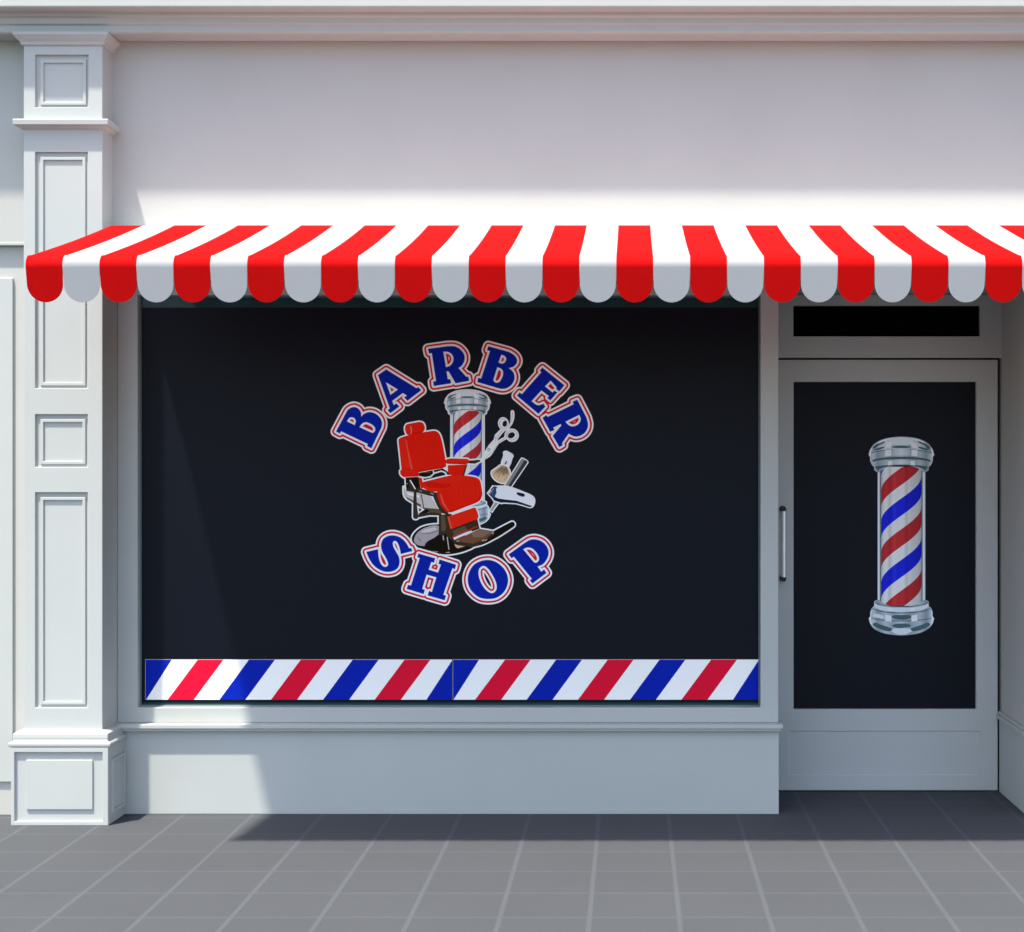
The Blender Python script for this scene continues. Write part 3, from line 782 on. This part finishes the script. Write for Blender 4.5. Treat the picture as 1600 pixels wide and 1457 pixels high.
dpanel = [(632,1136),(886,1042),(906,1132),(652,1232)]
whites = [(656,1218),(782,1164),(832,1148),(836,1158),(792,1182),(668,1238)]
redline = strip((648,1208), (884,1112), 9)
foot = [(672,1242),(792,1188),(908,1134),(1044,1156),(950,1232),(845,1274),(740,1258)]
foot_e = [(672,1244),(740,1258),(845,1274),(950,1232),(1046,1158),(1040,1192),(930,1272),(842,1306),(722,1292)]
farm = [(1044,1152),*S_((1212,1066),(1240,1086),(1228,1114)),(1100,1198),(990,1258),(930,1284),(842,1308),(930,1272),(1040,1192)]
base_white = [(668,1275),(700,1288),(770,1298),(700,1318),(680,1305)]
allc = [head, back, arm_l, grip_l, arm_r, grip_r, side_r, sider_edge, backbar, side_l, seat, seat_edge, shell, band_d, lever, lowbar, lowarm, post, rim, legplate, calf, dpanel, foot, foot_e, farm]
halo = offset_contours([[cz(c)] for c in allc], [2.3], step=0.6, union=True)[0]
def AC(n, cs, m, y, p=None):
    r = None
    for c in cs: r = chair.add(n, [cz(c)], m, y, p)
    return r
chair.add('white_border', halo, V_WHITE, 0.0014)
AC('back_bracket', [backbar], K_BLK, 0.0016)
sr = AC('far_side_panel', [side_r], K_REDM, 0.0018); AC('panel_edge', [sider_edge], K_BRN, 0.0019, sr)
ar = AC('armrest', [arm_r], K_RED, 0.0020); AC('arm_grip', [grip_r], K_BRN, 0.0021, ar); AC('arm_shade', [[(604,504),(800,502),(798,514),(770,522),(604,518)]], K_REDD, 0.0021, ar)
b_ = AC('backrest', [back], K_REDM, 0.0018)
AC('side_roll', [[(146,292),*S_((165,275),(205,268)),(265,586),(168,580)]], K_RED, 0.0019, b_)
AC('highlight', [[(203,290),(212,288),(276,575),(255,578)]], K_REDL, 0.0020, b_)
AC('pleat', [strip((262 + i*34, 262 - i*6), (316 + i*31, 572 - i*6), 4.5) for i in range(8)], K_RED, 0.0020, b_)
AC('pleat_line', [strip((277 + i*34, 262 - i*6), (331 + i*31, 566 - i*6), 1.8) for i in range(7)], K_REDD, 0.0021, b_)
AC('back_shade', [[(168,560),(262,568),(330,584),(590,530),(560,558),(400,584),(330,598),(168,580)]], K_REDD, 0.0022, b_)
hd = AC('headrest', [head], K_REDM, 0.0020); AC('end_cap', [S_((204,175),(228,150),(248,165),(256,205),(246,238),(222,236),(206,208))], K_RED, 0.0021, hd)
AC('headrest_shine', [[(248,160),(258,156),(266,200),(260,238),(252,238),(257,205)]], K_PINK, 0.0022, hd); AC('headrest_shade', [[(262,226),(382,196),(374,212),(352,226),(255,246)]], K_REDD, 0.0022, hd)
sh = AC('seat_shell', [shell], K_GREY, 0.0018); AC('shell_shade', [[(350,930),(520,945),(560,985),(440,978)], [(190,800),(212,830),(352,905),(350,930),(220,850)]], K_BRN2, 0.00188, sh); AC('shell_band', [strip((352,802),(378,935),10)], K_BRN2, 0.0019, sh); AC('shell_shine', [[(210,785),(330,812),(340,845),(230,810)]], K_GREYL, 0.00185, sh)
AC('shell_edge', [band_d], K_BRN, 0.0021, sh)
sl = AC('side_frame', [side_l], K_BRN, 0.0022); AC('frame_shade', [[(212,655),(322,650),(335,735),(300,760),(290,745),(250,668),(232,680),(240,745),(215,755)]], K_BLK, 0.0023, sl); AC('bright_rod', [strip((248,670),(298,756),11)], K_GREYL, 0.0024, sl)
AC('frame_glint', [strip((335,772),(362,776),5), strip((440,792),(470,806),6), strip((216,700),(226,708),5)], K_GREY, 0.0024, sl)
st = AC('seat', [seat], K_RED, 0.0020); AC('seat_edge', [seat_edge], K_REDM, 0.0023, st)
AC('seat_shade', [[(372,700),(440,686),*S_((560,702),(636,716)),(570,748),(430,742)]], K_REDD, 0.0021, st)
sf = AC('seat_front', [seat_front], K_REDM, 0.0022, st)
AC('front_pleat', [smooth_path([*S_((600+i*46, 742-i*15),(632+i*42, 762-i*13),(668+i*36, 850-i*9),(700+i*30, 918-i*7)),*S_((705+i*30, 916-i*7),(676+i*36, 848-i*9),(640+i*42, 756-i*13))]) for i in range(7)], K_RED, 0.0023, st)
AC('front_shine', [[(528,800),(540,798),*S_((575,890),(618,965)),(600,962),(552,890)]], K_REDL, 0.0023, st)
AC('front_shade', [smooth_path([(905,868),*S_((925,835),(930,780)),(912,800),*S_((900,840),(860,872)),(760,912),*S_((660,948),(625,950)),(620,972),*S_((640,976),(700,955)),(760,930)])], K_REDD, 0.00235, st)
AC('front_side', [[(498,800),(515,812),*S_((550,890),(612,975)),(590,972),(536,905)]], K_REDD, 0.0024, st)
al = AC('armrest', [arm_l], K_REDM, 0.0023); AC('arm_top', [[(165,576),(250,577),(330,594),(330,604),(240,598),(165,594)]], K_RED, 0.0024, al); AC('arm_grip', [grip_l], K_BLK, 0.0025, al); AC('grip_shine', [strip((385,602),(440,596),8), strip((420,628),(450,616),5)], K_BRN2, 0.0026, al)
br = AC('base_disc', [rim], K_BLK, 0.0016); AC('disc_top', [plate], cols('print_disc_grey', (150, 140, 140), 1.5), 0.0017, br); AC('disc_mark', [strip((330,1172),(430,1178),5), strip((430,1178),(515,1150),5), strip((320,1215),(350,1250),7)], K_BRN2, 0.0018, br)
AC('disc_shine', [[(330,1180),(380,1140),(480,1118),(505,1140),(430,1165)]], K_GREY, 0.00175, br)
AC('disc_glint', [strip((420,1330),(448,1338),9), strip((462,1342),(515,1350),7), strip((586,1352),(624,1354),13), base_white], K_GOLD, 0.0018, br)
po = AC('pedestal', [post], K_BRN, 0.0019); AC('pedestal_shine', [[(540,1010),(575,1008),(590,1120),(575,1160),(545,1150)]], K_BRN2, 0.0020, po); AC('cone', [cone], K_BLK, 0.0020, po); AC('cone_shine', [strip((560,1195),(566,1240),9), strip((600,1210),(616,1330),8)], K_GREY, 0.0021, po)
AC('lever', [lever], K_BRN, 0.0024); AC('lever', [lowbar], K_BRN, 0.0023); AC('lever', [lowarm], K_BLK, 0.0022)
AC('leg_plate', [legplate], K_BRN, 0.0025)
cp = AC('calf_pad', [calf], K_RED, 0.0026); AC('pad_shade', [[(602,1022),(618,1016),(648,1128),(632,1136)]], K_REDL, 0.0027, cp)
fp = AC('foot_panel', [dpanel], K_BRN, 0.0026); AC('panel_shine', [[(650,1150),(770,1104),(800,1160),(668,1215)]], K_BRN2, 0.0027, fp); AC('red_line', [redline], K_REDD, 0.0028, fp); AC('white_strip', [whites], K_LILAC, 0.0029, fp)
ft = AC('footrest', [foot], K_FOOT, 0.0027); AC('foot_shine', [[(830,1178),(912,1142),(1020,1160),(940,1210),(850,1215)]], K_FOOT2, 0.0028, ft); AC('foot_edge', [foot_e], K_BRN, 0.0028, ft); AC('foot_bar', [farm], K_BLK, 0.0029, ft)
AC('foot_glint', [strip((930,1248),(952,1236),9), strip((956,1246),(978,1232),9), strip((1022,1166),(1040,1180),10), strip((690,1252),(712,1248),8)], K_GOLD, 0.0030, ft)

# ---- the tools ------------------------------------------------------------------
TZ = (730, 630, 7.2833)
def tz(c): return smooth_path(zoomed(*TZ, c))
def ell(cx, cy, rx, ry, a=0, n=28):
    ca, sa = math.cos(math.radians(a)), math.sin(math.radians(a))
    return [(cx + rx*math.cos(t)*ca - ry*math.sin(t)*sa, cy + rx*math.cos(t)*sa + ry*math.sin(t)*ca) for t in [2*math.pi*i/n for i in range(n)]]
def tool(name, label, cat, cx, cy):
    d = Decal(name, cx, cy, Y_G); tag(d.o, label, cat); return d
K_STEEL = cols('print_steel', (150, 150, 148)); K_DARKSTEEL = cols('print_dark_steel', (96, 96, 96)); K_CREAM = cols('print_cream', (212, 206, 194)); K_TAN = cols('print_tan', (176, 150, 116)); K_DTAN = cols('print_dark_tan', (104, 84, 62)); K_MTAN = cols('print_mid_tan', (146, 122, 92))
K_NAVY = cols('print_navy', (38, 56, 84)); K_NAVYD = cols('print_dark_navy', (14, 24, 44)); K_BODY = cols('print_lilac_white', (205, 203, 222)); K_CHAR = cols('print_charcoal', (46, 46, 46)); K_MID = cols('print_mid_grey', (120, 120, 118))
d = tool('scissors_decal', 'picture of open silver scissors beside the barber pole picture', 'decal', 772, 690)
blade = [(150,660),(195,570),(252,478),(310,415),(330,425),(332,462),(348,470),*S_((300,545),(262,600)),(205,636),(166,674)]
ring1 = [ell(413,236,56,70,-12), ell(428,236,31,42,12)]
ring2 = [ell(512,368,70,72,-25), ell(503,368,48,38,-30)]
armA = [(395,290),(440,300),(398,342),(352,398),(332,440),(308,420),(318,366)]
armB = [(452,300),(470,285),(482,300),(452,345),(440,412),(420,420),(345,466),(330,445),(425,390),(436,340)]
tail = [(455,275),*S_((488,235),(500,170),(500,100),(512,86),(530,100),(532,160),(512,230)),(475,285)]
halo = offset_contours([[tz(blade)], [tz(c) for c in ring1], [tz(c) for c in ring2], [tz(armA)], [tz(armB)], [tz(tail)]], [0.8], step=0.35, union=True)[0]
d.add('white_border', halo, V_WHITE, 0.0016)
bl = d.add('blade', [tz([(166,655),(205,585),(262,490),(306,436),(318,445),(262,535),(206,610)])], K_CREAM, 0.0018)
for c_ in (strip((200,632),(292,548),5), strip((296,545),(342,474),5)): d.add('blade_line', [tz(c_)], K_STEEL, 0.0019, bl)
d.add('pivot', [tz(ell(246,530,16,17))], K_DARKSTEEL, 0.0020, bl); d.add('screw', [tz(ell(246,530,9,10))], K_CREAM, 0.0021, bl)
d.add('finger_ring', [tz(ell(414,236,48,61,-12)), tz(ell(415,236,41,53,-12))], K_STEEL, 0.0018); d.add('finger_ring', [tz(ell(511,368,61,58,-25)), tz(ell(511,368,54,50,-25))], K_STEEL, 0.0018)
for c_ in (strip((400,312),(330,410),8), strip((318,440),(325,376),6), strip((452,310),(442,400),6), strip((430,402),(345,458),7)): d.add('shank', [tz(c_)], K_STEEL, 0.0019)
d.add('finger_rest', [tz([(513,104),(519,104),(512,192),(473,274),(468,270),(505,190)])], K_STEEL, 0.0018)

d = tool('shaving_brush_decal', 'picture of a shaving brush with tan bristles and cream handle', 'decal', 785, 731)
hand = [*S_((412,560),(432,548),(460,552)),(515,584),*S_((524,606),(512,630)),(495,690),(470,735),(386,702),*S_((392,660),(406,625),(414,590))]
bris = S_((386,700),(330,735),(280,770),(270,800),(290,852),(345,900),(420,918),(485,880),(498,810),(470,735))
halo = offset_contours([[tz(hand)], [tz(bris)]], [0.7], step=0.35, union=True)[0]
d.add('white_border', halo, V_WHITE, 0.0016)
hn = d.add('brush_handle', [tz([*S_((418,566),(436,556),(460,560)),(508,590),*S_((514,606),(504,630)),(488,690),(466,725),(394,698),*S_((400,660),(412,625),(420,590))])], K_CREAM, 0.0018)
d.add('handle_mark', [tz(S_((448,660),(452,675),(438,700),(428,698),(432,680)))], K_CHAR, 0.0020, hn); d.add('handle_shade', [tz([(470,640),(492,650),(484,690),(464,722),(450,712)])], K_GREYL, 0.0019, hn)
bs = d.add('bristles', [tz(S_((394,706),(332,745),(288,776),(280,802),(300,850),(350,892),(420,908),(476,874),(488,810),(464,738)))], K_TAN, 0.0018)
rng = random.Random(4)
def hairs(n, r0, r1):
    out = []
    for _ in range(n):
        a = math.radians(rng.uniform(78, 146)); c = (440, 690)
        s, e = rng.uniform(r0, r1), 0
        e = s + rng.uniform(25, 60)
        lim = 195 + 10 * math.sin(a * 2)
        e = min(e, lim)
        if e - s < 10: continue
        pa = (c[0] + s*math.cos(a)*0.95, c[1] + s*math.sin(a)); pb = (c[0] + e*math.cos(a)*0.95, c[1] + e*math.sin(a))
        if pb[0] > 470 or pa[0] > 462: continue
        out.append(tz(strip(pa, pb, rng.uniform(2.5, 5))))
    return out
d.add('hair_band', [tz(S_((400,722),(340,755),(318,785),(350,800),(420,805),(470,810),(466,760),(445,735)))], K_MTAN, 0.0019, bs)
for i, (m, r0, r1) in enumerate(((K_DTAN, 45, 110), (K_MTAN, 90, 170), (K_DTAN, 30, 80))):
    hs = hairs(26, r0, r1)
    # one sheet per tone, strands spread in depth so none coincide
    vs, fs = [], []
    for q, h in enumerate(hs):
        b0 = len(vs); yy = -(0.0020 + 0.0003 * i + 0.00001 * q)
        vs += [(x, yy, z) for x, z in d.loc(h)]; fs.append(tuple(range(b0, b0 + len(h))))
    me = bpy.data.meshes.new('hairs'); me.from_pydata(vs, [], fs); me.materials.append(m)
    o = bpy.data.objects.new('hairs', me); COL.objects.link(o); o.parent = bs

d = tool('comb_decal', 'picture of a dark barber comb crossing behind the hair clipper picture', 'decal', 794, 760)
comb = [(616,626),(640,630),*S_((686,660),(692,680)),(495,970),(420,945)]
low = [(320,1115),(368,1132),(310,1205),(285,1246),(256,1226)]
halo = offset_contours([[tz(comb)], [tz(low)]], [0.8], step=0.35, union=True)[0]
d.add('white_border', halo, V_WHITE, 0.0022)
cb = d.add('comb_spine', [tz([(620,634),(640,638),*S_((680,662),(684,680)),(494,960),(430,938)])], K_CHAR, 0.0024)
d.add('comb_tip', [tz([(324,1120),(358,1132),(300,1204),(282,1236),(264,1224)])], K_MID, 0.0024)
teeth = []
for i in range(40):
    t = i / 40
    a = (620 + (430-620)*t, 634 + (938-634)*t); bpt = (a[0] + 34, a[1] + 14)
    teeth.append(tz(strip(a, bpt, 4.0)))
d.add('comb_teeth', teeth, K_STEEL, 0.0026, cb)

d = tool('hair_clipper_decal', 'picture of a pale hair clipper with navy blade head', 'decal', 799, 775)
body = [(230,1026),(262,985),(290,942),(310,946),(440,944),*S_((520,966),(620,1004),(730,1052),(766,1090),(764,1150),(738,1186),(705,1190)),(640,1170),(560,1148),(420,1140),(390,1146),(300,1118),(286,1090)]
halo = offset_contours([[tz(body)]], [0.9], step=0.35, union=True)[0]
d.add('white_border', halo, V_WHITE, 0.0027)
bd = d.add('clipper_case', [tz([(330,950),(440,950),*S_((520,972),(620,1010),(725,1058),(758,1094),(756,1146),(735,1170)),(640,1140),(560,1112),(430,1098),(350,1086),*S_((318,1060),(330,1020),(326,985))])], K_BODY, 0.0030)
d.add('clipper_under', [tz([(236,1026),(264,990),(298,950),(334,950),*S_((324,985),(330,1020),(316,1062)),(350,1086),(430,1098),(560,1112),(640,1140),*S_((735,1168),(722,1184),(700,1183)),(640,1164),(560,1142),(420,1132),(390,1136),(306,1110),(292,1086)])], K_NAVYD, 0.0029)
hd = d.add('blade_head', [tz([(270,988),(298,950),(345,952),*S_((330,985),(334,1020),(318,1056)),(310,1086),(262,1044)])], K_NAVY, 0.0031); d.add('cutting_edge', [tz([(240,1024),(270,988),(276,992),(250,1034)])], K_BODY, 0.0032, hd)
d.add('blade_line', [tz(strip((262,1036),(302,972),5))], K_STEEL, 0.0033, hd)
d.add('switch', [tz([*S_((566,1020),(590,1018),(650,1036),(654,1058),(636,1068),(590,1054),(566,1038))])], K_NAVYD, 0.0032, bd)
d.add('case_shine', [tz([(345,965),(440,966),*S_((520,988),(640,1030)),(640,1040),(520,1004),(430,990),(350,990)])], K_GREYL, 0.0031, bd)

# ================================================================== LIGHT
sun_dir = Vector((0.85, 1.0, -3.3)).normalized()
ld = bpy.data.lights.new('sun', 'SUN'); ld.energy = 2.9; ld.angle = math.radians(1.5); ld.color = (1.0, 0.955, 0.865)
lo = bpy.data.objects.new('sun', ld); COL.objects.link(lo)
lo.rotation_euler = sun_dir.to_track_quat('-Z', 'Y').to_euler(); lo.location = (-3, -4, 9)
w = bpy.data.worlds.new('World'); sc.world = w; w.use_nodes = True
nt = w.node_tree; bg = nt.nodes['Background']
sky = nt.nodes.new('ShaderNodeTexSky'); sky.sky_type = 'NISHITA'; sky.sun_disc = False
sky.sun_elevation = math.asin(-sun_dir.z); sky.sun_rotation = math.atan2(-sun_dir.x, -sun_dir.y)
sky.air_density = 1.0; sky.dust_density = 2.0; sky.ozone_density = 1.0
nt.links.new(sky.outputs['Color'], bg.inputs['Color']); bg.inputs['Strength'].default_value = 0.13

# ================================================================== CAMERA
cd = bpy.data.cameras.new('camera'); cam = bpy.data.objects.new('camera', cd); COL.objects.link(cam)
cam.location = (0, -DIST, EYE); cam.rotation_euler = (math.pi / 2, 0, 0)
cd.sensor_width = 36; cd.lens = F / 1600 * 36; cd.shift_x = -(VX - 800) / 1600; cd.shift_y = (VY - 728.5) / 1600
cd.clip_end = 500
sc.camera = cam
sc.view_settings.view_transform = 'Standard'; sc.view_settings.look = 'None'
sc.view_settings.exposure = 1.56; sc.view_settings.gamma = 1
sc.render.resolution_x = 1024; sc.render.resolution_y = 932
sc.cycles.max_bounces = 8; sc.cycles.diffuse_bounces = 6
sc.cycles.use_denoising = True
